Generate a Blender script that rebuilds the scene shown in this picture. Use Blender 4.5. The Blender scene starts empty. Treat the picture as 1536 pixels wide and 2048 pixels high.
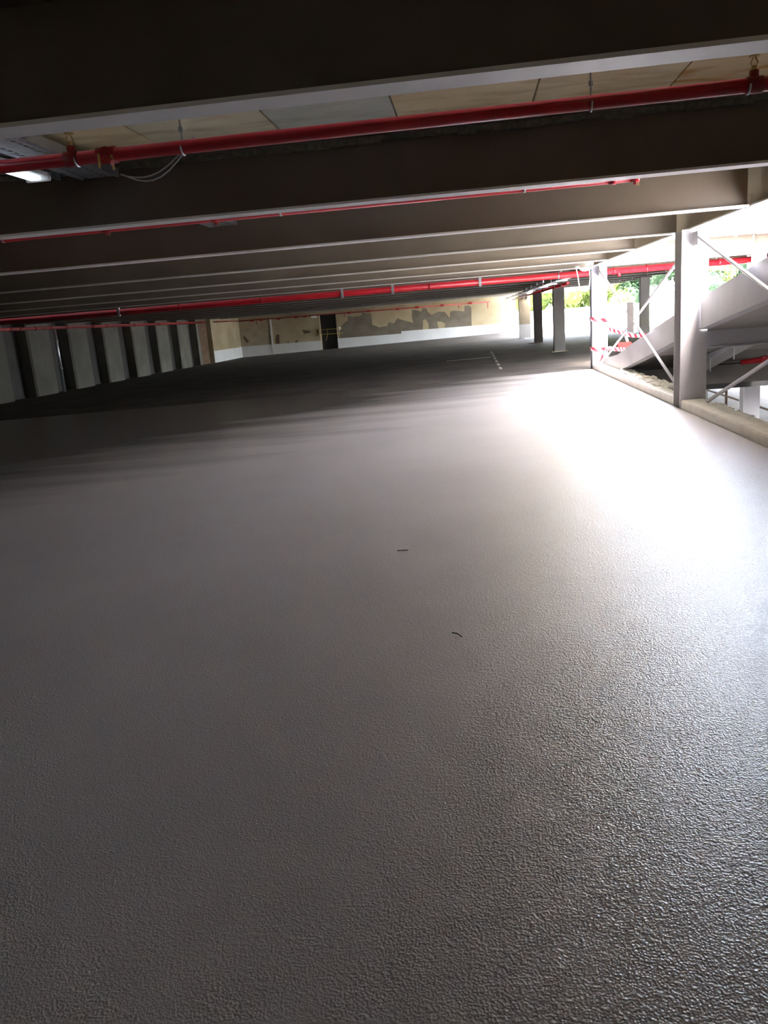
import bpy, bmesh, math, random
from mathutils import Vector, Matrix
from mathutils.geometry import tessellate_polygon
random.seed(7)
S = bpy.context.scene
C = S.collection

# ---------------------------------------------------------------- camera
EYE = 1.6197
cam = bpy.data.cameras.new('camera')
cam.sensor_fit = 'HORIZONTAL'; cam.sensor_width = 36.0
cam.lens = 1574.083 / 1536 * 36.0
cam.clip_end = 500
co = bpy.data.objects.new('camera', cam); C.objects.link(co); S.camera = co
_p, _r, _y = 0.238988, -0.078799, -0.123399
fwd = Vector((math.sin(_y)*math.cos(_p), math.cos(_y)*math.cos(_p), -math.sin(_p)))
r0 = Vector((math.cos(_y), -math.sin(_y), 0)); u0 = r0.cross(fwd)
rt = math.cos(_r)*r0 + math.sin(_r)*u0; up = -math.sin(_r)*r0 + math.cos(_r)*u0
m = Matrix((rt, up, -fwd)).transposed().to_4x4(); m.translation = (0, 0, EYE)
co.matrix_world = m

# ---------------------------------------------------------------- light
w = bpy.data.worlds.new('world'); S.world = w; w.use_nodes = True
nt = w.node_tree; nt.nodes.clear()
out = nt.nodes.new('ShaderNodeOutputWorld'); bg = nt.nodes.new('ShaderNodeBackground')
sky = nt.nodes.new('ShaderNodeTexSky'); sky.sky_type = 'NISHITA'; sky.sun_disc = False
sky.sun_elevation = math.radians(54); sky.sun_rotation = math.radians(162)
sky.air_density = 1.0; sky.dust_density = 4.0; sky.ozone_density = 1.0
hz = nt.nodes.new('ShaderNodeMix'); hz.data_type = 'RGBA'; hz.inputs[0].default_value = .8; hz.inputs[7].default_value = (.93, .97, 1.0, 1)   # bright hazy overcast
nt.links.new(sky.outputs[0], hz.inputs[6]); nt.links.new(hz.outputs[2], bg.inputs[0]); nt.links.new(bg.outputs[0], out.inputs[0])
bg.inputs[1].default_value = 7.5
sd = bpy.data.lights.new('sun', 'SUN'); sd.energy = 6.5; sd.angle = math.radians(2.0); sd.color = (1, .95, .87)
so = bpy.data.objects.new('sun', sd); C.objects.link(so)
SUN = Vector((0.06, -0.66, 0.92)).normalized()      # towards the sun
so.rotation_euler = SUN.to_track_quat('Z', 'Y').to_euler()
so.location = (5, -5, 12)
S.view_settings.view_transform = 'Standard'; S.view_settings.look = 'None'
S.view_settings.gamma = 1; S.view_settings.use_curve_mapping = False
S.view_settings.exposure = 1.8

# ---------------------------------------------------------------- materials
def mat(name, col, rough=.6, metal=0, col2=None, scale=3, bump=0, bscale=40, spec=.5, detail=4, lo=.35, hi=.65, coat=0):
    m = bpy.data.materials.new(name); m.use_nodes = True
    n = m.node_tree.nodes; l = m.node_tree.links; b = n['Principled BSDF']
    b.inputs['Base Color'].default_value = (*col, 1); b.inputs['Roughness'].default_value = rough
    b.inputs['Metallic'].default_value = metal; b.inputs['Specular IOR Level'].default_value = spec
    b.inputs['Coat Weight'].default_value = coat
    tc = n.new('ShaderNodeTexCoord')
    if col2:
        t = n.new('ShaderNodeTexNoise'); t.inputs['Scale'].default_value = scale; t.inputs['Detail'].default_value = detail
        r = n.new('ShaderNodeValToRGB'); r.color_ramp.elements[0].position = lo; r.color_ramp.elements[1].position = hi
        r.color_ramp.elements[0].color = (*col, 1); r.color_ramp.elements[1].color = (*col2, 1)
        l.new(tc.outputs['Object'], t.inputs[0]); l.new(t.outputs[0], r.inputs[0]); l.new(r.outputs[0], b.inputs['Base Color'])
    if bump:
        t = n.new('ShaderNodeTexNoise'); t.inputs['Scale'].default_value = bscale; t.inputs['Detail'].default_value = 3
        bp = n.new('ShaderNodeBump'); bp.inputs['Strength'].default_value = bump; bp.inputs['Distance'].default_value = .01
        l.new(tc.outputs['Object'], t.inputs[0]); l.new(t.outputs[0], bp.inputs['Height']); l.new(bp.outputs[0], b.inputs['Normal'])
    return m

def floor_material():
    m = bpy.data.materials.new('wet_grey_coating'); m.use_nodes = True
    n = m.node_tree.nodes; l = m.node_tree.links; b = n['Principled BSDF']
    tc = n.new('ShaderNodeTexCoord'); sep = n.new('ShaderNodeSeparateXYZ'); l.new(tc.outputs['Object'], sep.inputs[0])
    t = n.new('ShaderNodeTexNoise'); t.inputs['Scale'].default_value = .7; t.inputs['Detail'].default_value = 4
    l.new(tc.outputs['Object'], t.inputs[0])
    r = n.new('ShaderNodeValToRGB')
    r.color_ramp.elements[0].position = .1; r.color_ramp.elements[1].position = .9
    r.color_ramp.elements[0].color = (.40, .365, .395, 1); r.color_ramp.elements[1].color = (.55, .505, .53, 1)
    l.new(t.outputs[0], r.inputs[0])
    # a darker stretch of coating towards the far joint, with a wavy edge
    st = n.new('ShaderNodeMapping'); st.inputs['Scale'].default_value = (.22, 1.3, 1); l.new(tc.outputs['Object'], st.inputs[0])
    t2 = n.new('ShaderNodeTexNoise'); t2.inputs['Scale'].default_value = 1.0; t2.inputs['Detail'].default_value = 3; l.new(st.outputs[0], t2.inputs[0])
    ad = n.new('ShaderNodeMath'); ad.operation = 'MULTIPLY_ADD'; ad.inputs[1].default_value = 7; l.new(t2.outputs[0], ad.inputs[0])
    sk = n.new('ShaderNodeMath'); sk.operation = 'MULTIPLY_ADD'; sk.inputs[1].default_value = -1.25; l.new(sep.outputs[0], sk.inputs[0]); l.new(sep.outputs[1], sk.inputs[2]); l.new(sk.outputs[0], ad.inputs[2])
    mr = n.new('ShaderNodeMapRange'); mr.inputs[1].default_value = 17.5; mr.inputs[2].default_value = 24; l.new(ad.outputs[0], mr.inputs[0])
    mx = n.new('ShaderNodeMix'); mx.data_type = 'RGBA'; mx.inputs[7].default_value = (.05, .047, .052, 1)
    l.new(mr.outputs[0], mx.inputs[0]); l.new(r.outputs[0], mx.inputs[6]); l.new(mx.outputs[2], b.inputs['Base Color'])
    b.inputs['Roughness'].default_value = .24
    b.inputs['Specular IOR Level'].default_value = .8
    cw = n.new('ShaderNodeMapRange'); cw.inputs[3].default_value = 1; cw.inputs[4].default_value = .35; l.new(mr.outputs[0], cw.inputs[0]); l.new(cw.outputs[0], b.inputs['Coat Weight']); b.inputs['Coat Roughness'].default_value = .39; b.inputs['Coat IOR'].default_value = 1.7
    # stippled grain, plus slow undulation
    g = n.new('ShaderNodeTexVoronoi'); g.feature = 'SMOOTH_F1'; g.inputs['Scale'].default_value = 150; g.inputs['Randomness'].default_value = 1
    g3 = n.new('ShaderNodeTexNoise'); g3.inputs['Scale'].default_value = 60; g3.inputs['Detail'].default_value = 3
    gm = n.new('ShaderNodeMath'); gm.operation = 'MULTIPLY_ADD'; gm.inputs[1].default_value = 1.2; l.new(tc.outputs['Object'], g3.inputs[0])
    l.new(g3.outputs[0], gm.inputs[0]); l.new(g.outputs[0], gm.inputs[2])
    g2 = n.new('ShaderNodeTexNoise'); g2.inputs['Scale'].default_value = 2.2; g2.inputs['Detail'].default_value = 2
    l.new(tc.outputs['Object'], g.inputs[0]); l.new(tc.outputs['Object'], g2.inputs[0])
    b1 = n.new('ShaderNodeBump'); b1.inputs['Strength'].default_value = .35; b1.inputs['Distance'].default_value = .01
    b2 = n.new('ShaderNodeBump'); b2.inputs['Strength'].default_value = .5; b2.inputs['Distance'].default_value = .0045
    l.new(g2.outputs[0], b1.inputs['Height']); l.new(gm.outputs[0], b2.inputs['Height'])
    l.new(b1.outputs[0], b2.inputs['Normal']); l.new(b2.outputs[0], b.inputs['Normal']); l.new(b2.outputs[0], b.inputs['Coat Normal'])
    return m

def ceiling_material(name, c1, c2, stain, amt):
    m = bpy.data.materials.new(name); m.use_nodes = True
    n = m.node_tree.nodes; l = m.node_tree.links; b = n['Principled BSDF']; b.inputs['Roughness'].default_value = .8
    tc = n.new('ShaderNodeTexCoord')
    t = n.new('ShaderNodeTexNoise'); t.inputs['Scale'].default_value = 2.5; t.inputs['Detail'].default_value = 6
    r = n.new('ShaderNodeValToRGB'); r.color_ramp.elements[0].position = .35; r.color_ramp.elements[1].position = .65
    r.color_ramp.elements[0].color = (*c1, 1); r.color_ramp.elements[1].color = (*c2, 1)
    mp = n.new('ShaderNodeMapping'); mp.inputs['Rotation'].default_value = (0, 0, .5); mp.inputs['Scale'].default_value = (1.2, 4.0, 1)
    s = n.new('ShaderNodeTexNoise'); s.inputs['Scale'].default_value = 1.3; s.inputs['Detail'].default_value = 6; s.inputs['Distortion'].default_value = .6
    sr = n.new('ShaderNodeValToRGB'); sr.color_ramp.elements[0].position = .50; sr.color_ramp.elements[1].position = .62
    mx = n.new('ShaderNodeMix'); mx.data_type = 'RGBA'; mx.inputs[7].default_value = (*stain, 1)
    mm = n.new('ShaderNodeMath'); mm.operation = 'MULTIPLY'; mm.inputs[1].default_value = amt
    l.new(tc.outputs['Object'], t.inputs[0]); l.new(t.outputs[0], r.inputs[0]); l.new(tc.outputs['Object'], mp.inputs[0])
    l.new(mp.outputs[0], s.inputs[0]); l.new(s.outputs[0], sr.inputs[0]); l.new(sr.outputs[0], mm.inputs[0])
    l.new(mm.outputs[0], mx.inputs[0]); l.new(r.outputs[0], mx.inputs[6]); l.new(mx.outputs[2], b.inputs['Base Color'])
    return m

def stripe_material():
    m = bpy.data.materials.new('barrier_tape'); m.use_nodes = True
    n = m.node_tree.nodes; l = m.node_tree.links; b = n['Principled BSDF']; b.inputs['Roughness'].default_value = .35
    uv = n.new('ShaderNodeUVMap'); uv.uv_map = 'UVMap'
    wv = n.new('ShaderNodeTexWave'); wv.bands_direction = 'DIAGONAL'; wv.inputs['Scale'].default_value = .55
    r = n.new('ShaderNodeValToRGB'); r.color_ramp.interpolation = 'CONSTANT'
    r.color_ramp.elements[0].color = (.45, .008, .02, 1); r.color_ramp.elements[1].position = .5; r.color_ramp.elements[1].color = (.5, .48, .5, 1)
    l.new(uv.outputs[0], wv.inputs[0]); l.new(wv.outputs[0], r.inputs[0]); l.new(r.outputs[0], b.inputs['Base Color'])
    return m

M = {}
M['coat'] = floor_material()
M['oldfloor'] = mat('old_floor', (.045, .040, .040), .7, col2=(.085, .076, .07), scale=.8, bump=.3, bscale=12, spec=.25)
M['kerb'] = mat('kerb_coating', (.58, .55, .52), .45, col2=(.68, .65, .61), scale=5, bump=.5, bscale=60)
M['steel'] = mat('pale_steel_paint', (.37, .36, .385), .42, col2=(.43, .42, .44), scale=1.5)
M['beam'] = mat('shaded_beam_paint', (.125, .100, .078), .5, col2=(.15, .122, .098), scale=1.2)  # brown web paint, darkened further for the shade on the webs
M['flange'] = mat('floorlit_flange_paint', (.74, .73, .73), .42, col2=(.84, .83, .83), scale=.9)  # near flanges painted whiter to carry the floor glare
M['skylit'] = mat('skylit_steel_paint', (.205, .20, .245), .5, col2=(.24, .235, .28), scale=1.5)  # steel paint darkened and blued for skylight on the taped column
M['flange_shaded'] = mat('shaded_flange_paint', (.40, .39, .375), .45, col2=(.48, .465, .45), scale=.9)  # shaded copy of the flange paint for the dim far beams
M['shadecol'] = mat('shaded_steel_paint', (.075, .066, .062), .55, col2=(.10, .088, .08), scale=2)  # shaded copy of the steel paint, shadow put into the colour
M['red'] = mat('red_pipe_paint', (.42, .012, .022), .3, col2=(.48, .02, .03), scale=8)
M['deepred'] = mat('deep_red_pipe_paint', (.20, .014, .016), .45, col2=(.26, .02, .02), scale=6)
M['darkred'] = mat('dark_red_fitting', (.25, .012, .015), .4)
M['zinc'] = mat('galvanised_steel', (.62, .66, .70), .32, .75, col2=(.5, .54, .58), scale=20)
M['brass'] = mat('brass', (.62, .42, .16), .35, .8)
M['white'] = mat('white_plastic', (.8, .8, .8), .4)
M['cable'] = mat('grey_cable', (.55, .56, .57), .5)
M['darkcable'] = mat('dark_cable', (.06, .06, .07), .5)
M['pier'] = mat('greenish_concrete_pier', (.085, .085, .07), .75, col2=(.12, .117, .098), scale=1.3, bump=.2, bscale=20)
M['recess'] = mat('dark_recess', (.02, .019, .018), .7, col2=(.03, .028, .027), scale=2)  # even dark tone for the wall between the piers
M['render'] = mat('yellowish_plaster', (.24, .195, .12), .85, col2=(.34, .285, .19), scale=.7, bump=.2, bscale=10, detail=7)
M['wallwhite'] = mat('white_dado_paint', (.46, .47, .485), .6, col2=(.52, .53, .54), scale=1)
M['patch'] = mat('grey_brown_render_patch', (.10, .087, .065), .85, col2=(.14, .12, .095), scale=1.6)
M['stain'] = mat('brown_stain', (.10, .07, .04), .85)
M['rust'] = mat('rusty_brown_steel', (.07, .04, .022), .7, col2=(.12, .07, .04), scale=3)
M['black'] = mat('black_paint_and_shade', (.012, .012, .013), .5)  # also stands for shadow at the floor edge beam and doorway
M['conc'] = mat('old_concrete', (.27, .225, .16), .8, col2=(.34, .29, .21), scale=2, bump=.2, bscale=20)
M['slabedge'] = mat('pale_slab_edge', (.72, .71, .70), .7, col2=(.78, .77, .76), scale=2)
M['ramp'] = mat('ramp_soffit', (.28, .265, .25), .7, col2=(.34, .325, .31), scale=1.2)
M['rubble'] = mat('pale_rubble', (.62, .60, .58), .9, bump=.5, bscale=30)
M['tape'] = stripe_material()
M['yellow'] = mat('yellow_rail_paint', (.42, .33, .07), .5)
M['leafA'] = mat('light_leaf', (.05, .085, .008), .8, col2=(.095, .14, .018), scale=.9)
M['leafB'] = mat('dark_leaf', (.010, .036, .014), .7, col2=(.024, .062, .02), scale=.9)
M['bark'] = mat('bark', (.10, .07, .05), .9, bump=.5, bscale=20)
M['ground'] = mat('pale_dusty_ground', (.34, .32, .29), .9, col2=(.42, .40, .36), scale=.3)
M['lowground'] = mat('lower_ground', (.50, .48, .46), .9, col2=(.58, .56, .54), scale=.3)
M['fence'] = mat('white_hoarding', (.78, .78, .78), .6)
M['poster'] = mat('grey_print', (.42, .44, .45), .6, col2=(.62, .63, .64), scale=14)
M['paintmark'] = mat('worn_white_paint', (.55, .53, .50), .7, col2=(.30, .28, .27), scale=12)
M['bracket'] = mat('red_bracket', (.70, .06, .05), .5)
M['haunch'] = mat('rough_grout_edge', (.13, .13, .11), .9, col2=(.24, .23, .18), scale=25, bump=.8, bscale=40)
M['tubelight'] = mat('light_diffuser', (.85, .88, .9), .3)
_b = M['tubelight'].node_tree.nodes['Principled BSDF']; _b.inputs['Emission Color'].default_value = (.8, .92, 1, 1); _b.inputs['Emission Strength'].default_value = .5   # the lamp is switched on
CM = [ceiling_material('ceiling_yellow', (.80, .66, .38), (.88, .77, .50), (.45, .28, .10), .35),
      ceiling_material('ceiling_rusty', (.78, .60, .32), (.86, .70, .42), (.62, .32, .08), .9),
      ceiling_material('ceiling_grey', (.60, .63, .53), (.70, .72, .61), (.42, .40, .28), .3),
      ceiling_material('ceiling_olive', (.72, .68, .46), (.82, .76, .54), (.45, .32, .16), .5)]

# ---------------------------------------------------------------- helpers
def fz(x, y=0): return .0186 * x
def box(bm, x0, x1, y0, y1, z0, z1):
    v = [bm.verts.new(p) for p in ((x0,y0,z0),(x1,y0,z0),(x1,y1,z0),(x0,y1,z0),(x0,y0,z1),(x1,y0,z1),(x1,y1,z1),(x0,y1,z1))]
    for f in ((0,3,2,1),(4,5,6,7),(0,1,5,4),(1,2,6,5),(2,3,7,6),(3,0,4,7)): bm.faces.new([v[i] for i in f])
def slopebox(bm, x0, x1, y0, y1, t0, t1):   # follows the floor's fall across X
    v = [bm.verts.new(p) for p in ((x0,y0,fz(x0)+t0),(x1,y0,fz(x1)+t0),(x1,y1,fz(x1)+t0),(x0,y1,fz(x0)+t0),
                                   (x0,y0,fz(x0)+t1),(x1,y0,fz(x1)+t1),(x1,y1,fz(x1)+t1),(x0,y1,fz(x0)+t1))]
    for f in ((0,3,2,1),(4,5,6,7),(0,1,5,4),(1,2,6,5),(2,3,7,6),(3,0,4,7)): bm.faces.new([v[i] for i in f])
def prism(bm, pts, x0, x1):                  # profile in (y,z) extruded along X
    a = [bm.verts.new((x0, y, z)) for y, z in pts]; b = [bm.verts.new((x1, y, z)) for y, z in pts]
    bm.faces.new(a[::-1]); bm.faces.new(b); n = len(pts)
    for i in range(n): bm.faces.new((a[i], a[(i+1) % n], b[(i+1) % n], b[i]))
def tube(bm, pts, r, seg=12, cap=True):
    pts = [Vector(p) for p in pts]; rings = []
    for i, p in enumerate(pts):
        d = (pts[min(i+1, len(pts)-1)] - pts[max(i-1, 0)]).normalized()
        a = d.cross(Vector((0, 0, 1)))
        if a.length < .05: a = d.cross(Vector((1, 0, 0)))
        a.normalize(); b = a.cross(d)
        rr = r[i] if isinstance(r, (list, tuple)) else r
        rings.append([bm.verts.new(p + rr*(math.cos(2*math.pi*k/seg)*a + math.sin(2*math.pi*k/seg)*b)) for k in range(seg)])
    for r0_, r1_ in zip(rings, rings[1:]):
        for k in range(seg): bm.faces.new((r0_[k], r0_[(k+1) % seg], r1_[(k+1) % seg], r1_[k]))
    if cap: bm.faces.new(rings[0][::-1]); bm.faces.new(rings[-1])
def obj(name, bm, m, parent=None, smooth=False, bevel=0):
    if bevel: bmesh.ops.bevel(bm, geom=bm.edges[:], offset=bevel, segments=2, affect='EDGES', clamp_overlap=True)
    bmesh.ops.recalc_face_normals(bm, faces=bm.faces[:])
    me = bpy.data.meshes.new(name); bm.to_mesh(me); bm.free(); me.materials.append(m)
    if smooth:
        for p in me.polygons: p.use_smooth = len(p.vertices) == 4
    o = bpy.data.objects.new(name, me); C.objects.link(o)
    if parent: o.parent = parent; o.matrix_parent_inverse = Matrix.Translation(-parent.location)
    return o
def B(*boxes, f=box):
    bm = bmesh.new()
    for b in boxes: f(bm, *b)
    return bm
def T(pts, r, seg=12):
    bm = bmesh.new(); tube(bm, pts, r, seg); return bm
def thing(name, label, cat, loc=(0,0,0), group=None):
    o = bpy.data.objects.new(name, None); C.objects.link(o); o.location = loc; o.empty_display_size = .2
    return tag(o, label, cat, group)
def tag(o, label, cat, group=None):
    o['label'] = label; o['category'] = cat
    if group: o['group'] = group
    return o
def struct(o, label=None, cat=None):
    o['kind'] = 'structure'
    if label: o['label'] = label
    if cat: o['category'] = cat
    return o
ORD = ['first','second','third','fourth','fifth','sixth','seventh','eighth','ninth','tenth','eleventh','twelfth','thirteenth',
       'fourteenth','fifteenth','sixteenth','seventeenth','eighteenth','nineteenth','twentieth']

# grid numbers
SOF = 2.498; CEIL = 2.975; CX0, CX1 = 2.94, 3.30
BY = [3.32 + 3.0*k for k in range(19)]       # near flange edge of each beam
LW = -17.4; BWY = 59.0
COLY = [11.73, 20.0, 28.75, 37.45]           # front flange of each steel column on the line
RX = 14.5

# ---------------------------------------------------------------- structure
fl = struct(obj('floor', B((-18.6, CX0, -9, 60, -.25, -.006), f=slopebox), M['oldfloor']), 'dark grey concrete car park floor', 'floor')
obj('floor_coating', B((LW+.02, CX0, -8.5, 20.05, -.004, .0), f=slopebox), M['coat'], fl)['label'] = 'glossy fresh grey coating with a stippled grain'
f2 = struct(obj('floor', B((CX0+.001, RX, 20.5, 44, -.25, -.006), f=slopebox), M['oldfloor']), 'brown-grey unfinished floor beyond the ramp foot', 'floor')
obj('edge_beam', B((3.34, RX-.2, 20.47, 20.495, -.66, .04), (3.34, RX-.2, 20.47, 20.7, -.68, -.66)), M['black'], f2)  # painted black to stand for shadow below the floor edge

ce = struct(obj('ceiling', B((-18.4, 3.34, 9.5, 60, CEIL, CEIL+.22), (3.345, RX, 21.2, 44, CEIL, CEIL+.22)), CM[3]), 'concrete plank ceiling above the steel beams', 'ceiling')
o = obj('topping', B((-18.4, 3.34, -9, 9.5, CEIL+.221, CEIL+.30)), M['conc'], ce)  # unseen slab added to stop light leaking through plank joints
jx = [-18.4] + [-2.18 - .92*k for k in range(16, -1, -1)] + [-1.27, -.43, .50, 1.40, 2.35, 3.34]
pm = {-1.27: 2, -.43: 0, .50: 0, 1.40: 1, 2.35: 1, -2.18: 0}
for bay, (ya, yb) in enumerate([(-9, .40), (.42, 3.40), (3.42, 6.40), (6.42, 9.48)]):
    for i in range(len(jx)-1):
        x0, x1 = jx[i], jx[i+1]
        mm = CM[3] if x1 < -2.2 else CM[{-2.18: 3, -1.27: 2, -.43: 0, .5: 0, 1.4: 1, 2.35: 1}.get(round(x0, 2), 0)]
        dz = random.choice((0, .003, .006))
        o = obj('plank', B((x0+.006, x1-.006, ya, yb, CEIL+dz, CEIL+.22)), mm, ce)

# left wall: dark recessed wall with pale concrete piers
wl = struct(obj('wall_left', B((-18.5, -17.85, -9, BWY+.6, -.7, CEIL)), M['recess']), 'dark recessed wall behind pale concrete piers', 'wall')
k = 0
py0 = 30.30
ys = [py0 + 3.345*i for i in range(-11, 6)]
for y in ys:
    bm = bmesh.new(); pw = 1.72
    pr = [(-17.86, y-.02), (-17.46, y), (LW, y+.09), (LW, y+pw-.06), (-17.46, y+pw), (-17.86, y+pw+.02)]
    a = [bm.verts.new((px, pyy, fz(LW)-.1)) for px, pyy in pr]; b = [bm.verts.new((px, pyy, CEIL)) for px, pyy in pr]
    bm.faces.new(a[::-1]); bm.faces.new(b)
    for i in range(6): bm.faces.new((a[i], a[(i+1) % 6], b[(i+1) % 6], b[i]))
    obj('pier', bm, M['pier'], wl)
obj('pier', B((-17.86, LW, 50.25, 50.75, fz(LW)-.1, CEIL)), M['pier'], wl)
o = obj('rusty_panel', B((-17.86, LW, 50.76, 52.3, -.4, CEIL)), M['rust'], wl); o['label'] = 'rusty brown panel at the end of the piers'
o = obj('plaster_return', B((-17.86, -17.1, 52.31, BWY, -.4, CEIL)), M['render'], wl); o['label'] = 'yellowish stained plaster'
o = obj('dado', B((-17.1, -17.085, 52.31, BWY, -.33, .45)), M['wallwhite'], wl); o['label'] = 'white painted lower band'
# back wall with the door gap
wb = struct(obj('wall_back', B((-17.86, -11.0, BWY, BWY+.4, -.4, CEIL), (-9.75, 3.35, BWY, BWY+.4, -.4, CEIL), (-11.0, -9.75, BWY, BWY+.4, 2.32, CEIL)), M['render']), 'yellowish stained plaster back wall with white lower band', 'wall')
o = obj('dado', B((-17.08, -11.0, BWY-.015, BWY, -.33, .47), (-9.75, -5, BWY-.015, BWY, -.33, .53), (-5, 3.3, BWY-.015, BWY, -.33, .70)), M['wallwhite'], wb); o['label'] = 'white painted lower band'
obj('joint_cover', B((-14.75, -14.62, BWY-.06, BWY, -.28, 2.3)), M['wallwhite'], wb)
def blot(pts, yy, t, m, nm):
    bm = bmesh.new()
    a = [bm.verts.new((x, yy, z)) for x, z in pts]; b = [bm.verts.new((x, yy-t, z)) for x, z in pts]; n = len(pts)
    for tri in tessellate_polygon([[Vector((x, z, 0)) for x, z in pts]]): bm.faces.new([b[i] for i in tri])
    for i in range(n): bm.faces.new((a[i], a[(i+1) % n], b[(i+1) % n], b[i]))
    o = obj(nm, bm, m, wb); return o
def px2w(u, v, Y):
    d = (u-768)/1574.083*rt - (v-1024)/1574.083*up + fwd; t = Y/d.y
    return (t*d.x, EYE+t*d.z)
def crop3(cx, cy): return px2w(660+cx/3.84, 540+cy/3.84, BWY)
P1 = [(75,530),(80,450),(105,410),(135,390),(140,352),(175,360),(240,350),(250,325),(285,335),(315,330),(325,420),(380,440),(440,430),(450,400),(490,410),
      (520,370),(560,385),(600,395),(640,405),(628,360),(630,305),(660,308),(700,320),(712,292),(742,295),(750,320),(780,345),(830,318),(880,320),(905,350),(920,370),
      (925,318),(960,312),(1030,318),(1032,275),(1060,270),(1085,285),(1088,430),(900,455),(882,450),(884,410),(850,395),(822,398),(835,460),(762,468),(755,410),(735,378),(715,385),(712,470),(560,485),(400,505),(250,520)]
blot([crop3(*p) for p in P1], BWY, .012, M['patch'], 'render_patch')['label'] = 'large irregular grey-brown render patch'
def crop2(cx, cy): return px2w(400+cx/4.267, 560+cy/4.267, BWY)
for pts in ([(345,385),(590,360),(598,560),(350,580)],):
    o = blot([crop2(*p) for p in pts], BWY, .008, M['conc'], 'plaster_panel')
for pts in ([(655,470),(675,465),(682,555),(655,558),(645,520)],[(870,425),(930,430),(945,450),(890,460)],[(365,490),(385,480),(420,525),(400,540)],[(745,530),(760,530),(756,550),(745,548)],[(815,520),(830,512),(840,540),(812,540)]):
    blot([crop2(*p) for p in pts], BWY-.008, .006, M['stain'], 'stain')
# black sheet standing for the unlit room behind the door gap
o = struct(obj('door_1', B((-11.2, -9.55, BWY+.4, BWY+.42, -.4, 2.4)), M['black']), 'dark doorway gap in the back wall', 'doorway')
# unseen half beyond the ramp and deck over it, added to block light
struct(obj('ceiling', B((3.345, 7.45, -9, 5.5, CEIL, CEIL+.22), (7.45, 30, -9, 20.6, CEIL, CEIL+.22)), CM[3]), 'unseen concrete deck added over the ramp top and the far half', 'ceiling')
struct(obj('floor', B((7.45, 30, -9, 20.49, -.1, .12)), M['oldfloor']), 'unseen added grey concrete floor of the half beyond the ramp', 'floor')
struct(obj('wall_right', B((30, 30.2, -9, 20.6, -3, CEIL)), M['conc']), 'unseen added concrete wall of the half beyond the ramp', 'wall')
struct(obj('wall_rear', B((3.36, 30, -9.4, -9.01, -3, CEIL)), M['conc']), 'unseen added concrete end wall behind the ramp', 'wall')
struct(obj('wall_right', B((RX, RX+.2, 20.65, 44, -.7, CEIL)), M['conc']), 'unseen added concrete side wall of the far right bay', 'wall')  # unseen, added to cut skylight entering from the side
struct(obj('floor', B((3.4, 13, -9, 42, -3.1, -2.97)), M['oldfloor']), 'added dark floor of the lower level under the ramp', 'floor')  # dark slab added to cut light bouncing up under the ramp
# wall behind the camera and at the lower levels
struct(obj('wall_rear', B((-18.5, 3.35, -9.4, -9.01, -.4, CEIL)), M['conc']), 'concrete wall behind the viewer', 'wall')

# outdoors ground : lower yard, embankment, upper yard
def hz_(x, y):
    t = min(max((y-44.4)/1.4, 0), 1)*min(max((x-3.4)/.3, 0), 1); return -3.0 + 2.94*t*t*(3-2*t)
bm = bmesh.new()
xs = [-60, 3.4, 3.75, 8, 14, 30, 60, 140]; yy = [-60, -9, 20, 43, 44.4, 44.7, 45.0, 45.3, 45.6, 45.8, 60, 75, 110, 200]
g = [[bm.verts.new((x, y, hz_(x, y))) for x in xs] for y in yy]
for j in range(len(yy)-1):
    for i in range(len(xs)-1): bm.faces.new((g[j][i], g[j][i+1], g[j+1][i+1], g[j+1][i]))
struct(obj('ground', bm, M['ground'], smooth=True), 'pale sunlit yard ground outside the car park', 'ground')

# kerb: segments between the columns
for ya, yb, lb in ((-8, 11.72, 'grey coated concrete kerb from the big column towards the viewer'), (12.11, 19.99, 'grey coated concrete kerb between the two nearest columns, rubble on it')):
    bm = B((CX0+.01, 3.27 if ya < 0 else 3.175, ya, yb, -.006, .12), f=slopebox)
    kb = tag(obj('kerb', bm, M['kerb'], bevel=.012), lb, 'kerb')

# ---------------------------------------------------------------- steel columns
def hcolumn(x0, x1, y0, z0, z1, m, label, depth=.36, base=True, group=None, flmat=None):
    c = thing('steel_column', label, 'column', ((x0+x1)/2, y0+depth/2, z0), group)
    t = .022
    obj('flange', B((x0, x1, y0, y0+t, z0, z1)), flmat or m, c)
    obj('flange', B((x0, x1, y0+depth-t, y0+depth, z0, z1)), flmat or m, c)
    xc = (x0+x1)/2
    obj('web', B((xc-.009, xc+.009, y0+t, y0+depth-t, z0, z1)), M['beam'], c)  # column web takes the dark beam tone to stand for its shade
    return c
hcolumn(CX0, CX1, COLY[0], fz(3), SOF-.001, M['steel'], 'large pale steel column nearest the viewer, at the kerb', .38)
c2 = hcolumn(CX0, CX1, COLY[1], fz(3), SOF-.001, M['skylit'], 'lavender-white steel column with barrier tape and a hanging cable loop', .34)
c3 = hcolumn(CX0-.02, CX1, COLY[2], fz(3), SOF-.001, M['shadecol'], 'steel column in painted shade, first behind the taped column', .34)
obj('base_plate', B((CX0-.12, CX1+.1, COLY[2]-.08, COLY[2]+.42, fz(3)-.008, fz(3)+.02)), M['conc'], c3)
c4 = hcolumn(CX0-.02, CX1, COLY[3], fz(3), SOF-.001, M['shadecol'], 'steel column in painted shade, second behind the taped column', .34)
obj('base_plate', B((CX0-.25, CX1+.02, COLY[3]-.08, COLY[3]+.42, fz(3)-.008, fz(3)+.02)), M['conc'], c4)
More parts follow.
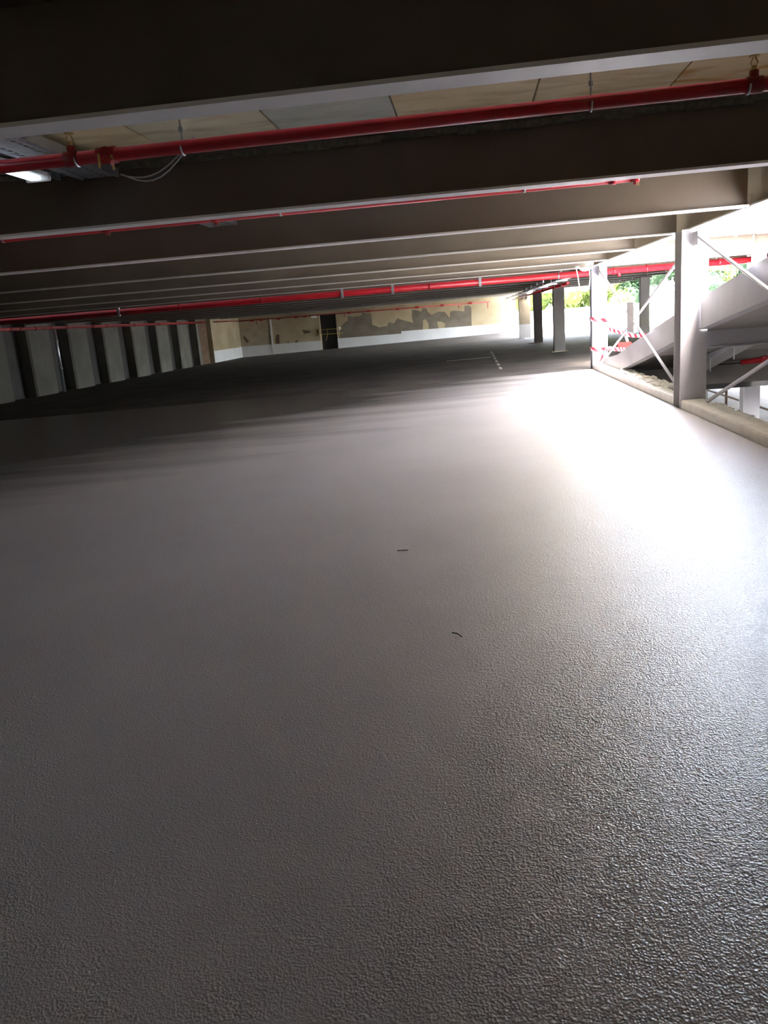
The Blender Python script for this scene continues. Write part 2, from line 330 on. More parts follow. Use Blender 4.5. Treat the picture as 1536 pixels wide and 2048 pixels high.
for yc, xa, xb, lb in ((45.0, 2.72, 3.32, 'yellowish concrete column with pale lower part, dark bracket at top'), (57.2, 2.6, 3.15, 'yellowish concrete column at the end of the back wall')):
    c = thing('concrete_column', lb, 'column', ((xa+xb)/2, yc+.3, fz(3)))
    obj('shaft', B((xa, xb, yc, yc+.6, .78, SOF)), M['conc'], c)
    o = obj('painted_base', B((xa-.004, xb+.004, yc-.004, yc+.604, fz(3)-.02, .78)), M['wallwhite'], c); o['label'] = 'pale painted lower part'
    if yc < 50:
        for dx in (.17, .38): obj('bracket', B((xa+dx-.03, xa+dx+.08, yc-.06, yc, 2.16, 2.42)), M['black'], c)
# columns of the opposite line, beyond the ramp
OX0, OX1 = 7.06, 7.42
for i, y in enumerate((21.44, 34.6)):
    hcolumn(OX0, OX1, y, fz(7), SOF-.001, [M['steel'], M['slabedge']][i], ['pale steel column beyond the ramp at the right edge', 'steel column painted white for sunlight in front of the trees', 'farthest pale steel column beyond the ramp foot'][i], .34)  # second column painted near-white to stand for sun on it
hcolumn(6.98, 7.38, 21.44, -3.0, -.26, M['steel'], 'grey steel column of the lower level, seen over the kerb', .36)
tk = hcolumn(6.98, 7.38, 31, -3.0, -.26, M['steel'], 'farther steel column of the lower level behind the railing', .36)

# ---------------------------------------------------------------- beams
def beam(x0, x1, y, label, group=None, stiff=(), near=False):
    b = thing('steel_beam', label, 'beam', ((x0+x1)/2, y+.085, SOF), 'steel beams across the ceiling')
    obj('bottom_flange', B((x0, x1, y, y+.17, SOF, SOF+.018)), M['flange'] if y < 11 else M['flange_shaded'], b)  # paler near, duller deeper in: the fading light is put in the paint
    obj('top_flange', B((x0, x1, y, y+.17, CEIL-.02, CEIL-.001)), M['beam'], b)
    obj('web', B((x0, x1, y+.078, y+.092, SOF+.018, CEIL-.02)), M['beam'], b)
    for sx in stiff: obj('stiffener', B((sx, sx+.014, y+.004, y+.078, SOF+.018, CEIL-.02)), M['flange'], b)
    return b
x1b = 3.03
for i, y in enumerate(BY[:18]):
    if i == 0: lb = 'steel ceiling beam nearest the viewer, dark web above a broad pale flange'
    elif i == 1: lb = 'second steel ceiling beam, dark web behind the near red pipe'
    else: lb = '%s steel ceiling beam counted from the nearest, spanning left of the column line' % ORD[i]
    bmx = beam(LW if y < 50 else -17.05, 3.03 if y < 21 else 7.9, y, lb)
    if y > 21:
        obj('stiffener', B((7.06, 7.074, y+.004, y+.078, SOF+.018, CEIL-.02)), M['flange'], bmx)
    if i == 1:
        hb = bmesh.new(); random.seed(3); x = -4.0
        while x < 3.0:
            d = random.uniform(.10, .22); box(hb, x, x+d, y+.02+random.uniform(0, .03), y+.079, CEIL-.05-random.uniform(0, .02), CEIL-.019); x += d
        o = obj('grout_edge', hb, M['haunch'], bmx); o['label'] = 'rough grout line along the top'
# beams over the far right bay
# edge beams along the column line
for i, (ya, yb, lb) in enumerate(((-8, 20.9, 'pale steel edge beam along the column line above the ramp opening'),
                                  (21.5, 44, 'steel edge beam along the column line, deeper into the hall'))):
    e = thing('edge_beam', lb, 'beam', (3.15, (ya+yb)/2, SOF))
    obj('bottom_flange', B((3.04, 3.24, ya, yb, SOF, SOF+.02)) if i == 0 else B((3.04, 3.24, 21.5, 24.31, SOF, SOF+.02)), M['steel'], e)
    if i == 0:
        obj('web', B((3.13, 3.146, ya, yb, SOF+.02, CEIL-.005)), M['beam'], e)
        obj('cleat', B((3.035, 3.05, 9.30, 9.50, SOF-.01, SOF+.12)), M['steel'], e)
    else:
        obj('web', B((3.13, 3.146, 21.5, 24.31, SOF+.02, CEIL-.005)), M['beam'], e)
# sunlit upper edge over the opposite beam
ue = thing('upper_slab_edge', 'white sunlit upper deck edge above the opposite beam', 'slab edge', (7.5, 21.1, CEIL))
obj('deck_edge', B((3.36, RX, 20.85, 21.19, CEIL+.22, CEIL+.42)), M['slabedge'], ue)
obj('fascia', B((3.36, RX, 20.80, 20.849, CEIL+.04, CEIL+.42)), M['slabedge'], ue)
for X, z0, z1, lb in ((6.42, 2.93, 3.30, 'short red pipe bracket on the white slab edge'), (6.95, 2.94, 3.42, 'red pipe drop with foot at the right edge')):
    t = thing('pipe_bracket', lb, 'pipe bracket', (X, 20.78, z0))
    obj('upright', B((X, X+.07, 20.75, 20.795, z0, z1)), M['bracket'], t)
    obj('foot', B((X-.01, X+(.24 if X > 6.9 else .08), 20.74, 20.795, z0-.02, z0+.04)), M['bracket'], t)

# ---------------------------------------------------------------- ramp
top = [(20.45, .33), (19.2, .36), (18.1, .48), (16.6, .76), (13.25, 1.33), (11.76, 1.57), (9.2, 1.96), (2.0, 3.12)]
bot = [(2.0, 2.68), (9.16, 1.52), (11.7, 1.16), (13.3, .91), (17.03, .29), (18.3, .10), (20.45, .07)]
def clipped(ya, yb):
    def interp(L, y):
        L = sorted(L)
        for (a, za), (b, zb) in zip(L, L[1:]):
            if a <= y <= b: return za + (zb-za)*(y-a)/(b-a)
    tp = [(yb, interp(top, yb))] + [p for p in top if ya < p[0] < yb] + [(ya, interp(top, ya))]
    bt = [(ya, interp(bot, ya))] + [p for p in bot if ya < p[0] < yb] + [(yb, interp(bot, yb))]
    return tp + bt, bt, interp
rp = thing('ramp', 'pale steel ramp climbing towards the viewer beyond the kerb', 'ramp', (5.1, 11, 0))
for ya, yb in ((12.12, 20.45), (2.0, 11.71)):
    full, bt, interp = clipped(ya, yb)
    bm = bmesh.new(); prism(bm, full, 3.20, 3.225)
    o = obj('stringer', bm, M['steel'], rp)
    bm = bmesh.new()
    low = [(y, z-.012) for y, z in bt] + [(y, z+.003) for y, z in bt[::-1]]
    prism(bm, low, 3.18, 3.33); obj('stringer_lip', bm, M['steel'], rp)
    bm = bmesh.new(); prism(bm, [(y, z-.0) for y, z in full], 6.85, 6.88); obj('stringer', bm, M['steel'], rp)
for ya, yb, mm in ((2.0, 15.5, M['ramp']), (15.51, 20.45, M['shadecol'])):  # far part of the deck painted darker for the shade beneath
    full, bt, interp = clipped(ya, yb)
    bm = bmesh.new(); prism(bm, [(y, z+.02) for y, z in bt] + [(y, z+.16) for y, z in bt[::-1]], 3.335, 6.84); obj('deck', bm, mm, rp)
    bm = bmesh.new(); prism(bm, [(y, z+.161) for y, z in bt] + [(y, z+.20) for y, z in bt[::-1]], 3.335, 6.84); obj('surfacing', bm, M['slabedge'], rp)
full, bt, interp = clipped(2.0, 20.45)
for yb_, d in ((12.15, .24), (5.5, .24)):
    zz = interp(bot, yb_)
    obj('cross_beam', B((3.32, 6.84, yb_, yb_+.012, zz-d+.03, zz+.01), (3.32, 6.84, yb_-.08, yb_+.09, zz-d+.012, zz-d+.03)), M['steel'], rp)
obj('foot_beam', B((3.3, 6.84, 17.9, 18.1, -.28, .12)), M['shadecol'], rp)  # painted in the shaded tone to deepen the dark under the ramp
# middle bearer under the ramp
bm = bmesh.new(); prism(bm, [(13.6, .79), (17.7, -.14), (17.7, -.11), (13.6, .82)], 4.30, 4.62); 
o = obj('bearer_flange', bm, M['steel'], rp)
bm = bmesh.new(); prism(bm, [(13.6, .82), (17.7, -.11), (17.7, .2), (13.6, .9)], 4.45, 4.47); obj('bearer_web', bm, M['steel'], rp)
for y in (13.7, 15.0):
    z = .79-.93/4.1*(y-13.6); obj('hanger', B((4.28, 4.295, y, y+.02, z-.22, z+.03)), M['zinc'], rp)
# sprinkler pipe beneath the ramp
t = thing('sprinkler_pipe', 'dark red sprinkler pipe under the ramp at the right', 'pipe', (5.6, 15.5, .45))
obj('pipe', T([(5.0, 15.6, .33), (6.8, 15.4, .47)], .05), M['red'], t, smooth=True)
obj('coupling', T([(5.35, 15.56, .357), (5.45, 15.55, .365)], .07), M['red'], t, smooth=True)
obj('coupling', T([(5.55, 15.54, .372), (5.62, 15.53, .378)], .07), M['red'], t, smooth=True)
obj('hanger_rod', T([(5.6, 15.53, .40), (5.6, 15.53, .58)], .012, 6), M['zinc'], t)

# bracing rods
def brace(p0, p1, lb, r=.024, gus=()):
    t = thing('brace', lb, 'brace', p0)
    obj('rod', T([p0, p1], r, 10), M['steel'], t, smooth=True)
    for g_ in gus: obj('gusset', B(g_), M['steel'], t)
    return t
bx = 3.09
brace((bx, 19.84, 2.38), (bx, 12.14, .20), 'long diagonal brace from the top of the taped column down to the big column base',
      gus=((bx-.012, bx+.012, 15.72, 16.38, 1.02, 1.58), (bx-.01, bx+.01, 19.7, 19.99, 2.24, 2.46)))
brace((bx+.055, 19.75, .24), (bx+.055, 12.14, 2.30), 'diagonal brace rising from the taped column base to the big column top')
brace((bx, 11.50, 2.38), (bx, 4.0, .22), 'diagonal brace falling towards the viewer from the big column top', .022,
      gus=((bx-.012, bx+.012, 11.46, 11.72, 2.27, 2.45),))
brace((bx+.055, 11.1, .215), (bx+.055, 3.9, 2.4), 'diagonal brace rising towards the viewer from the kerb by the big column')

# ---------------------------------------------------------------- red pipes
def pipe_x(x0, x1, y, z, r, lb, joints=(), clamps=(), heads=(), rods=(), jr=1.25, plugs=()):
    t = thing('sprinkler_pipe', lb, 'pipe', ((x0+x1)/2, y, z))
    obj('pipe', T([(x0, y, z), (x1, y, z)], r, 20), M['red'], t, smooth=True)
    for x in joints: obj('coupling', T([(x-.03, y, z), (x+.03, y, z)], r*jr, 16), M['red'], t, smooth=True)
    for x in clamps:
        bm = T([(x-.012, y, z), (x+.012, y, z)], r*1.12, 16); obj('clamp', bm, M['zinc'], t, smooth=True)
    for x in rods:
        a = obj('hanger_rod', T([(x, y, z+r), (x, y, CEIL)], .006, 8), M['zinc'], t)
        obj('hanger_nut', T([(x, y, z+r+.045), (x, y, z+r+.075)], .014, 6), M['zinc'], t)
    for x in plugs:
        obj('tee_body', T([(x-.04, y, z), (x+.04, y, z)], r*1.2, 14), M['red'], t, smooth=True)
        obj('plug', T([(x, y, z), (x, y, z-r-.028)], .015, 10), M['red'], t, smooth=True)
        obj('drip_nozzle', T([(x+.03, y, z-r), (x+.03, y, z-r-.035)], .006, 8), M['brass'], t)
    for x, upright in heads:
        s = 1 if upright else -1
        obj('tee', T([(x, y, z), (x, y, z+s*(r+.035))], .026, 12), M['darkred'], t, smooth=True)
        obj('tee_body', T([(x-.045, y, z), (x+.045, y, z)], r*1.15, 16), M['darkred'], t, smooth=True)
        hd = obj('sprinkler_head', T([(x, y, z+s*(r+.035)), (x, y, z+s*(r+.06))], .016, 8), M['brass'], t)
        bm = bmesh.new()
        for sx in (-1, 1): tube(bm, [(x+sx*.010, y, z+s*(r+.055)), (x+sx*.020, y, z+s*(r+.075)), (x+sx*.006, y, z+s*(r+.105))], .0035, 6)
        tube(bm, [(x, y, z+s*(r+.105)), (x, y, z+s*(r+.110))], .030, 12)
        o = obj('sprinkler_deflector', bm, M['brass'], t)
    return t
near = pipe_x(-6.5, 3.0, 5.1, 2.745, .040, 'near red sprinkler pipe between the two nearest beams, upright heads on top',
       joints=(-4.3,), rods=(-1.70, .76, -4.1), heads=((-2.42, True), (1.66, True)))
for x in (-1.70, .76, -2.39, 1.63):
    bm = bmesh.new(); tube(bm, [(x+.0, 5.1+.046*math.sin(a), 2.745-.046*math.cos(a)) for a in [math.pi*k/8 - math.pi/2 for k in range(9)]] , .006, 6)
    obj('clip', bm, M['zinc'], near)
obj('side_outlet', T([(-2.19, 5.1, 2.745), (-2.17, 5.03, 2.745)], .038, 12), M['red'], near, smooth=True)
obj('side_tee', T([(-2.25, 5.1, 2.745), (-2.13, 5.1, 2.745)], .050, 16), M['red'], near, smooth=True)
obj('drop_plug', T([(-2.22, 5.04, 2.745), (-2.22, 5.03, 2.66)], .009, 8), M['brass'], near)
obj('drop_plug', T([(-2.14, 5.04, 2.73), (-2.13, 5.03, 2.645)], .009, 8), M['brass'], near)
obj('side_bolt', T([(-2.19, 5.03, 2.72), (-2.12, 5.0, 2.68)], .018, 10), M['red'], near)
second = pipe_x(-16.5, 1.70, 8.40, 2.762, .032, 'thin red sprinkler pipe tucked behind the second beam flange', joints=(-6, 1.45), clamps=(-1.86, .6, -4.9), rods=(-1.86, .6), plugs=(-3.74, -2.55, 1.66))
mainp = pipe_x(-17.0, 8.6, 21.8, 2.385, .082, 'thick red main pipe crossing the hall beside the taped column', joints=(-7.92, -5.6, -1.0, 3.78, 4.6, 6.4), clamps=(-9.68, -3.36, -1.99, .33, 2.36), jr=1.12)
for x in (-9.68, -3.36, -1.99, .33): 
    obj('hanger_rod', T([(x, 21.8, 2.46), (x, 21.8, CEIL)], .01, 6), M['zinc'], mainp)
    obj('hanger_clip', B((x-.035, x+.035, 21.70, 21.72, 2.27, 2.50)), M['zinc'], mainp)
obj('outlet', T([(3.9, 21.8, 2.385), (3.9, 21.78, 2.24)], .04, 10), M['red'], mainp, smooth=True)
# pipe along the left wall and the back wall
t = thing('sprinkler_pipe', 'dark red pipe running along the tops of the left piers', 'pipe', (-17.2, 35, 2.35))
obj('pipe', T([(-17.2, 8, 2.34), (-17.2, 51.6, 2.34)], .065, 14), M['deepred'], t, smooth=True)
for y in (28.8, 29.5, 30.6, 31.8, 33.1, 35.6, 37.0, 40.2, 43.5, 46.8):
    obj('coupling', T([(-17.2, y-.05, 2.34), (-17.2, y+.05, 2.34)], .085, 14), M['darkred'], t, smooth=True)
t = thing('sprinkler_pipe', 'thin red sprinkler pipe along the top of the back wall', 'pipe', (-8, 58.6, 2.3))
pb = [(-16.9, 52.5, 2.34), (-16.9, 58.4, 2.34), (1.5, 58.4, 2.27)]
obj('pipe', T(pb[:2], .045, 10), M['deepred'], t, smooth=True)
obj('pipe', T(pb[1:], .045, 10), M['deepred'], t, smooth=True)
for x in (-15.9, -15.2, -13.9, -12.6, -11.9, -8.65, -7.2, -5.1, -3.7, -1.9, .1): obj('coupling', T([(x-.14, 58.4, 2.30), (x+.14, 58.4, 2.30)], .085, 10), M['darkred'], t)
for x in (-16, -13, -8, -6, -3, 0): obj('wall_bracket', B((x, x+.04, 58.44, 58.999, 2.28, 2.31)), M['zinc'], t)
for x, d in ((-15.6, .3), (-9.0, .25), (-.7, .3), (1.35, .45)): obj('drop', T([(x, 58.4, 2.3), (x, 58.4, 2.3-d)], .03, 8), M['deepred'], t)
# grey conduit down the left piers
t = thing('downpipe', 'pale grey downpipe on the left wall between two piers', 'pipe', (-17.2, 31.85, fz(LW)))
obj('pipe', T([(-17.345, 32.35, fz(LW)-.005), (-17.345, 32.35, 2.9)], .07, 14), M['zinc'], t, smooth=True)
for z in (.6, 1.75): obj('collar', T([(-17.345, 32.35, z), (-17.345, 32.35, z+.09)], .085, 14), M['zinc'], t, smooth=True)

# ---------------------------------------------------------------- cable trays and lamp
def slotted(x0, x1, y0, y1, z, rows, pitch=.075, slot=.045, sw=.019):
    """perforated plate with real slots, built from strips"""
    bm = bmesh.new(); t = .002; rows = sorted(rows); cur = x0
    for rx in rows:
        box(bm, cur, rx-sw/2, y0, y1, z, z+t)
        y = y0
        while y < y1:
            box(bm, rx-sw/2, rx+sw/2, y, min(y+pitch-slot, y1), z, z+t); y += pitch
        cur = rx+sw/2
    box(bm, cur, x1, y0, y1, z, z+t); return bm
tr = thing('cable_tray', 'galvanised perforated cable tray at the left behind the nearest beam', 'cable tray', (-2.9, 4.8, 2.86))
obj('tray_plate', slotted(-2.92, -2.635, 3.5, 6.28, 2.855, (-2.67, -2.725, -2.88)), M['zinc'], tr)
obj('tray_plate', slotted(-3.29, -3.07, 3.5, 6.15, 2.868, (-3.11, -3.165, -3.24)), M['zinc'], tr)
obj('side_flange', B((-2.634, -2.626, 3.5, 6.28, 2.85, 2.91), (-2.65, -2.626, 3.5, 6.28, 2.845, 2.849)), M['zinc'], tr)
obj('side_flange', B((-2.93, -2.921, 3.5, 6.28, 2.845, 2.91)), M['zinc'], tr)
obj('side_flange', B((-3.069, -3.06, 3.5, 6.2, 2.845, 2.91)), M['zinc'], tr)
for y in (6.1, 3.9): obj('cross_strut', B((-3.32, -2.6, y, y+.04, 2.911, 2.974)), M['zinc'], tr)
cb = bmesh.new()
for k, x in enumerate((-2.95, -2.972, -2.994, -3.016, -3.038)):
    tube(cb, [(x+.008*math.sin(j*1.3+k), 3.5+.27*j, 2.875+.008*math.cos(j*2.1+k)) for j in range(10)], .010, 6)
o = obj('cable_bundle', cb, M['darkcable'], tr, smooth=True)
lf = thing('batten_light', 'white batten light body below the cable tray at the left edge', 'light fitting', (-3.07, 4.5, 2.80))
obj('housing', B((-3.16, -2.985, 3.55, 5.86, 2.815, 2.8435)), M['white'], lf, bevel=.006)
obj('diffuser', B((-3.115, -3.03, 3.58, 5.84, 2.79, 2.8145)), M['tubelight'], lf, bevel=.006)
obj('end_cap', B((-3.165, -2.98, 5.861, 5.89, 2.788, 2.843)), M['white'], lf, bevel=.006)
bm = bmesh.new()
for k in range(2):
    tube(bm, [(-2.60+.96*s/9, 6.24-1.08*s/9+.02*k, 2.85-.07*s/9+.01*k-.13*math.sin(math.pi*s/9)*(.8+.3*k)+.03*s/9) for s in range(10)], .005, 6)
tag(obj('loose_cable', bm, M['cable'], smooth=True), 'grey loose cables looping from the tray end to the near red pipe', 'cable')
# second tray between beams two and three
t = thing('cable_tray', 'short grey tray end behind the second beam flange at the left', 'cable tray', (-2.74, 8.9, 2.81))
obj('tray_plate', slotted(-2.90, -2.60, 6.7, 9.35, 2.805, (-2.64, -2.70, -2.84)), M['zinc'], t)
for x in (-2.91, -2.60): obj('side_flange', B((x, x+.01, 6.7, 9.35, 2.80, 2.85)), M['zinc'], t)
for y in (7.2, 9.0): obj('hanger', B((-2.92, -2.585, y, y+.03, 2.851, 2.974)), M['zinc'], t)
# tray along the far column line
t = thing('cable_tray', 'galvanised cable tray with fittings along the far columns', 'cable tray', (2.7, 35, 2.3))
for i in range(12):
    y0 = 22.6 + i*2.8
    o = obj('tray_segment', B((2.52, 2.80, y0, y0+2.5, 2.33, 2.34), (2.515, 2.525, y0, y0+2.5, 2.33, 2.40), (2.80, 2.81, y0, y0+2.5, 2.33, 2.40)), M['zinc'], t)
    obj('hanger', B((2.50, 2.83, y0+1.2, y0+1.24, 2.29, 2.325), (2.64, 2.68, y0+1.2, y0+1.24, 2.341, 2.60)), M['zinc'], t)
t = thing('sprinkler_pipe', 'dark red pipe run beside the far columns under the tray', 'pipe', (2.72, 30, 2.2))
obj('pipe', T([(2.66, 22.3, 2.19), (2.66, 50, 2.19)], .04, 10), M['red'], t, smooth=True)
for y in (23.5, 25.2, 30, 34): obj('coupling', T([(2.66, y-.1, 2.19), (2.66, y+.1, 2.19)], .065, 10), M['darkred'], t)
# cable loop on the taped column
bm = bmesh.new()
def curve(P, n=8):
    out = []
    for i in range(len(P)-1):
        p0 = Vector(P[max(i-1, 0)]); p1 = Vector(P[i]); p2 = Vector(P[i+1]); p3 = Vector(P[min(i+2, len(P)-1)])
        for k in range(n):
            t = k/n; out.append(.5*((2*p1)+(-p0+p2)*t+(2*p0-5*p1+4*p2-p3)*t*t+(-p0+3*p1-3*p2+p3)*t*t*t))
    out.append(Vector(P[-1])); return out
tube(bm, curve([(2.56, 19.85, 2.49), (2.60, 19.85, 2.26), (2.64, 19.85, 2.02), (2.74, 19.85, 1.91), (2.84, 19.85, 1.95), (2.89, 19.9, 2.2), (2.87, 19.92, 2.46)]), .014, 8)
tube(bm, curve([(2.62, 19.83, 2.49), (2.68, 19.83, 2.40), (2.80, 19.83, 2.38), (3.00, 19.88, 2.46)]), .014, 8)
tube(bm, curve([(2.58, 19.80, 2.49), (2.66, 19.80, 2.42), (2.78, 19.80, 2.43), (3.04, 19.86, 2.49)]), .012, 8)
tag(obj('hanging_cable', bm, M['cable'], smooth=True), 'grey cable loop hanging at the top of the taped column', 'cable')

# ---------------------------------------------------------------- barrier tape
def ribbon(P, lb, wdt=.095, tw=(), name='barrier_tape'):
    pts = curve(P, 10); bm = bmesh.new(); uvl = bm.loops.layers.uv.new('UVMap'); prev = None; L = 0
    for i, p in enumerate(pts):
        if i: L += (p-pts[i-1]).length
        a = .35*math.sin(i*.45) if tw else .12*math.sin(i*.5)
        d = (pts[min(i+1, len(pts)-1)]-pts[max(i-1, 0)]).normalized()
        side = d.cross(Vector((0, 0, 1))).normalized()
        off = Vector((0, 0, 1))*math.cos(a)*wdt/2 + side*math.sin(a)*wdt/2
        v = (bm.verts.new(p+off), bm.verts.new(p-off), L)
        if prev:
            f = bm.faces.new((prev[0], v[0], v[1], prev[1]))
            for lp, (uu, vv) in zip(f.loops, ((prev[2], 1), (v[2], 1), (v[2], 0), (prev[2], 0))): lp[uvl].uv = (uu*4.5, vv*.5)
        prev = v
    bmesh.ops.solidify(bm, geom=bm.faces[:], thickness=.002)
    return tag(obj(name, bm, M['tape']), lb, 'barrier tape')
y2 = COLY[1]-.012; y3 = COLY[1]+.36
def wrap(z0, z1): return [(CX0-.02, y3, z0), (CX0-.02, y2-.01, z0), ((CX0+CX1)/2, y2-.012, (z0+z1)/2-.02), (CX1+.02, y2-.01, z1), (CX1+.02, y3, z1)]
ribbon(wrap(1.25, 1.20), 'upper band of red and white tape around the lavender column')
ribbon(wrap(.54, .52), 'lower band of red and white tape around the lavender column')
ribbon([(3.36, 20.1, .52), (3.6, 20.3, .47), (3.9, 20.9, .42)], 'red and white tape running from the column base to the ramp')
ribbon([(3.302, 20.25, 1.12), (3.38, 20.8, 1.0), (3.8, 21.5, .86), (4.3, 22.0, .70), (4.9, 22.6, .66)], 'sagging red and white tape strung above the ramp foot', tw=(1,))
ribbon([(3.24, 19.9, .50), (3.19, 19.88, .38), (3.10, 19.86, .29), (3.06, 19.8, .235)], 'loose red and white tape end dangling on the kerb', wdt=.09, tw=(1,))
t = thing('red_block', 'small red plastic block with a white post behind the ramp foot', 'barrier', (4.9, 26.5, fz(5)))
obj('block', B((4.68, 5.12, 26.4, 26.75, fz(5)-.01, fz(5)+.24)), M['bracket'], t, bevel=.03)
obj('post', T([(5.02, 26.6, .3), (4.94, 26.6, .62)], .05, 10), M['white'], t)

# ---------------------------------------------------------------- rubble on the kerb edge
random.seed(11)
def stones(x0, x1, y0, y1, z, n, smax, lb, nm='rubble'):
    bm = bmesh.new()
    for _ in range(n):
        s = random.uniform(.3, 1)*smax
        r = bmesh.ops.create_icosphere(bm, subdivisions=1, radius=s)
        px_, py_ = random.uniform(x0, x1), random.uniform(y0, y1)
        R_ = Matrix.Rotation(random.uniform(0, 6.28), 3, 'Z') @ Matrix.Diagonal((random.uniform(.7, 1.4), random.uniform(.7, 1.4), random.uniform(.45, .8)))
        for v in r['verts']: v.co = R_ @ (v.co*random.uniform(.8, 1.15)) + Vector((px_, py_, z+s*.28))
    o = obj(nm, bm, M['rubble']); tag(o, lb, 'rubble'); o['kind'] = 'stuff'; return o
stones(3.10, 3.34, 13.4, 17.4, .17, 260, .065, 'white broken concrete rubble strewn on the kerb below the ramp')
stones(3.2, 3.30, 8.3, 11.2, .165, 60, .035, 'pale crumbs of broken concrete along the kerb outer edge')
# slab ledge outside the kerb
struct(obj('trim_1', B((3.271, 3.33, -8, 11.7, -.3, .10), (3.18, 3.33, 12.12, 20.45, -.3, .055)), M['kerb']), 'rough outer slab edge behind the kerb', 'slab edge')

# ---------------------------------------------------------------- lower level railing
t = thing('railing', 'dark railing of the lower level with white ground behind', 'railing', (7.6, 26, -3.0))
for z in (-1.42, -2.1): obj('rail', T([(7.6, 19.5, z), (7.6, 40, z)], .03, 8), M['rust'], t)
for i in range(9):
    y = 20.9+i*2.0; obj('post', B((7.57, 7.63, y, y+.07, -3.0, -.4)), M['steel'] if i % 2 else M['rust'], t)
stones(7.45, 7.75, 20, 30, -1.78, 0, .05, 'x') if False else None
lw_ = struct(obj('wall_lower', B((7.45, 7.75, 19.5, 40, -3.0, -1.9)), M['conc']), 'low concrete wall of the lower level under the railing', 'wall')

# ---------------------------------------------------------------- fence and trees
fx = 5.0
fy = 62.0
for i in range(6):
    x0 = 3.6 + i*3.1
    topz = 1.38
    lbs = ['white hoarding panel behind the farthest shaded columns', 'white hoarding panel left of the taped column', 'white hoarding panel just right of the taped column',
           'white hoarding panel behind the sunlit column', 'white hoarding panel with grey printed sheet beside the big column', 'white hoarding panel hidden mostly by the big column']
    t = thing('fence_panel', lbs[i], 'fence', (x0+1.5, fy, -.06), 'hoarding panels beyond the yard')
    obj('board', B((x0, x0+3.0, fy, fy+.05, .0, topz)), M['fence'], t)
    obj('frame_rail', B((x0, x0+3.0, fy-.03, fy-.001, topz-.06, topz)), M['zinc'], t)
    obj('post', B((x0-.07, x0+.09, fy-.09, fy-.035, -.06, topz+.12)), M['darkcable'] if i > 1 else M['zinc'], t)
    if i in (1, 2, 4): obj('printed_sheet', B((x0+.7, x0+2.3, fy-.012, fy-.002, .45, 1.25)), M['poster'], t)
t = thing('dark_post', 'dark upright post in front of the hoarding', 'post', (12.0, 61, -.06))
obj('shaft', B((11.85, 12.0, 61, 61.1, -.06, 1.85)), M['darkcable'], t); obj('cap', B((11.82, 12.03, 60.98, 61.12, 1.85, 1.9)), M['darkcable'], t)
def tree(x, y, h, rad, m, lb, seed):  # unseen upper crowns kept tall to block skylight into the hall
    random.seed(seed)
    t = thing('tree', lb, 'tree', (x, y, -.06), 'trees beyond the yard')
    bm = bmesh.new(); tube(bm, [(x, y, -.1), (x+.1, y, h*.3), (x-.05, y, h*.6), (x, y, h*.85)], [.28, .22, .15, .05], 8)
    tube(bm, [(x+.05, y, h*.35), (x+rad*.5, y+.3, h*.6)], [.12, .04], 6); tube(bm, [(x, y, h*.3), (x-rad*.5, y-.3, h*.58)], [.12, .04], 6)
    obj('trunk', bm, M['bark'], t)
    V = []; F = []
    blobs = [(random.uniform(-.6, .6)*rad, random.uniform(-.6, .6)*rad, random.uniform(.10, .95)*h, random.uniform(.32, .5)*rad) for _ in range(34)]
    for bx_, by_, bz_, br in blobs:
        cb_ = bmesh.new(); bmesh.ops.create_icosphere(cb_, subdivisions=2, radius=br*.86)
        i0 = len(V); V += [Vector((x+bx_, y+by_, bz_)) + v.co*random.uniform(.85, 1.08) for v in cb_.verts]; cb_.verts.index_update()
        F += [tuple(i0+v.index for v in f.verts) for f in cb_.faces]; cb_.free()
        for _ in range(420 if bz_ < 5 else 70):
            d = Vector((random.gauss(0, 1), random.gauss(0, 1), random.gauss(0, 1))).normalized()*br*random.uniform(.7, 1.05)
            c = Vector((x+bx_, y+by_, bz_)) + d
            n = (d.normalized()+Vector((random.uniform(-.7, .7), random.uniform(-.7, .7), random.uniform(-.3, .9)))).normalized()
            a = n.orthogonal().normalized(); b = n.cross(a); s = random.uniform(.10, .2); i = len(V)
            V += [c-a*s, c+b*s*.6, c+a*s, c-b*s*.6]; F.append((i, i+1, i+2, i+3))
    me = bpy.data.meshes.new('foliage'); me.from_pydata(V, [], F); me.materials.append(m)
    o = bpy.data.objects.new('foliage', me); C.objects.link(o); o.parent = t; o.matrix_parent_inverse = Matrix.Translation(-t.location)
for a in ((2.6, 68, 11, 3.3, M['leafA'], 'yellow-green tree behind the two concrete columns', 1),
          (10.0, 68, 11, 3.3, M['leafA'], 'bright yellow-green tree just left of the taped column', 2),
          (17.4, 68, 11, 3.3, M['leafB'], 'dark green tree above the hoarding left of the big column', 3),
          (24.8, 69, 11, 3.3, M['leafB'], 'dark green tree above the ramp stringer', 5),
          (6.4, 77, 11, 3.6, M['leafA'], 'yellow-green tree of the back row between two dark columns', 6),
          (14.4, 77, 11, 3.9, M['leafB'], 'dark green tree of the back row just right of the taped column', 7),
          (22.2, 78, 11, 3.7, M['leafA'], 'light green tree of the back row left of the big column', 8)): tree(*a)

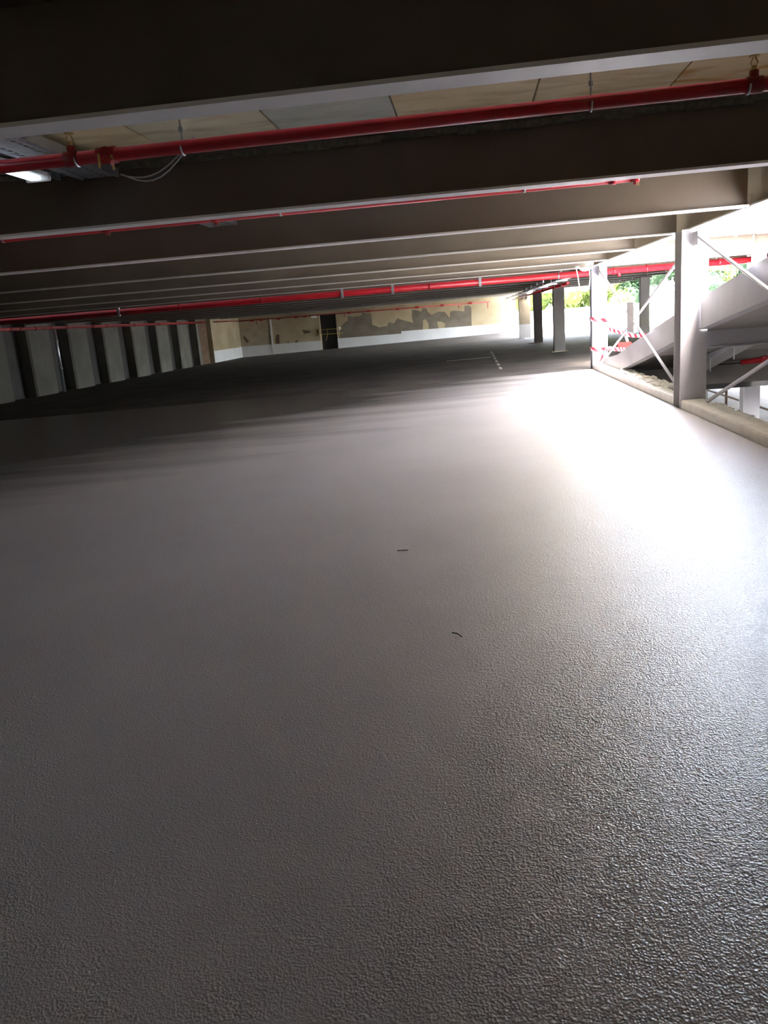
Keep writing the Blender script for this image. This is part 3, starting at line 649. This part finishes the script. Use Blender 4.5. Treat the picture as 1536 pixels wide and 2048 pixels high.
# ---------------------------------------------------------------- small things
mk = thing('floor_marking', 'worn white dashed paint line on the dark floor near the far columns', 'floor marking', (.8, 28, .01))
random.seed(5)
for i in range(7):
    y = 22.8+i*1.65; obj('dash', B((.78, .86, y, y+random.uniform(.5, 1.1), -.0065, -.001), f=slopebox), M['paintmark'], mk)
obj('dash', B((-.9, .7, 29.2, 29.4, -.0065, -.001), f=slopebox), M['paintmark'], mk)
tag(obj('twig', T(curve([(-.17, 3.86, .004), (-.14, 3.83, .009), (-.12, 3.80, .004)], 4), .0035, 6), M['darkcable']), 'tiny dark twig lying on the wet coating', 'debris')
tag(obj('wire_offcut', T(curve([(-.60, 5.44, -.008), (-.56, 5.43, -.004), (-.52, 5.44, -.008)], 4), .003, 6), M['darkcable']), 'thin dark wire offcut on the floor beyond the twig', 'debris')
t = thing('emergency_light', 'small white emergency light high on the back wall beside the door gap', 'light fitting', (-11.3, 58.9, 2.2))
obj('case', B((-11.55, -11.15, 58.88, 58.99, 2.14, 2.34)), M['white'], t, bevel=.02); obj('lens', B((-11.50, -11.20, 58.86, 58.879, 2.16, 2.22)), M['zinc'], t)
t = thing('alarm_box', 'tiny white box on the wall right of the door gap', 'switch', (-9.5, 58.9, 1.2))
obj('case', B((-9.60, -9.45, 58.9, 58.985, 1.15, 1.35)), M['white'], t, bevel=.02)
t = thing('guard_rail', 'thin yellow guard rail across the dark door gap', 'guard rail', (-10.4, 58.8, .8))
for z in (1.26, .92): obj('rail', T([(-11.2, 58.85, z), (-9.3, 58.85, z-.02)], .018, 8), M['yellow'], t)
obj('upright', T([(-10.45, 58.84, 1.3), (-10.47, 58.84, .8), (-10.6, 58.84, .45)], .02, 6), M['yellow'], t)
for X in (-11.05, -9.72): obj('bracket', B((X-.025, X+.025, 58.88, 58.98, .8, 1.35)), M['conc'], t)

cr = bmesh.new(); random.seed(4)
for (x, y) in ((-1.28, 2.14), (-1.265, 2.15), (-1.24, 2.145), (-1.21, 2.15), (-1.305, 2.12)):
    bmesh.ops.create_icosphere(cr, subdivisions=1, radius=.0035, matrix=Matrix.Translation((x, y, fz(x)+.003)))
o = tag(obj('grit', cr, M['rubble']), 'few tiny crumbs of grit on the coating near the lower left', 'debris'); o['kind'] = 'stuff'
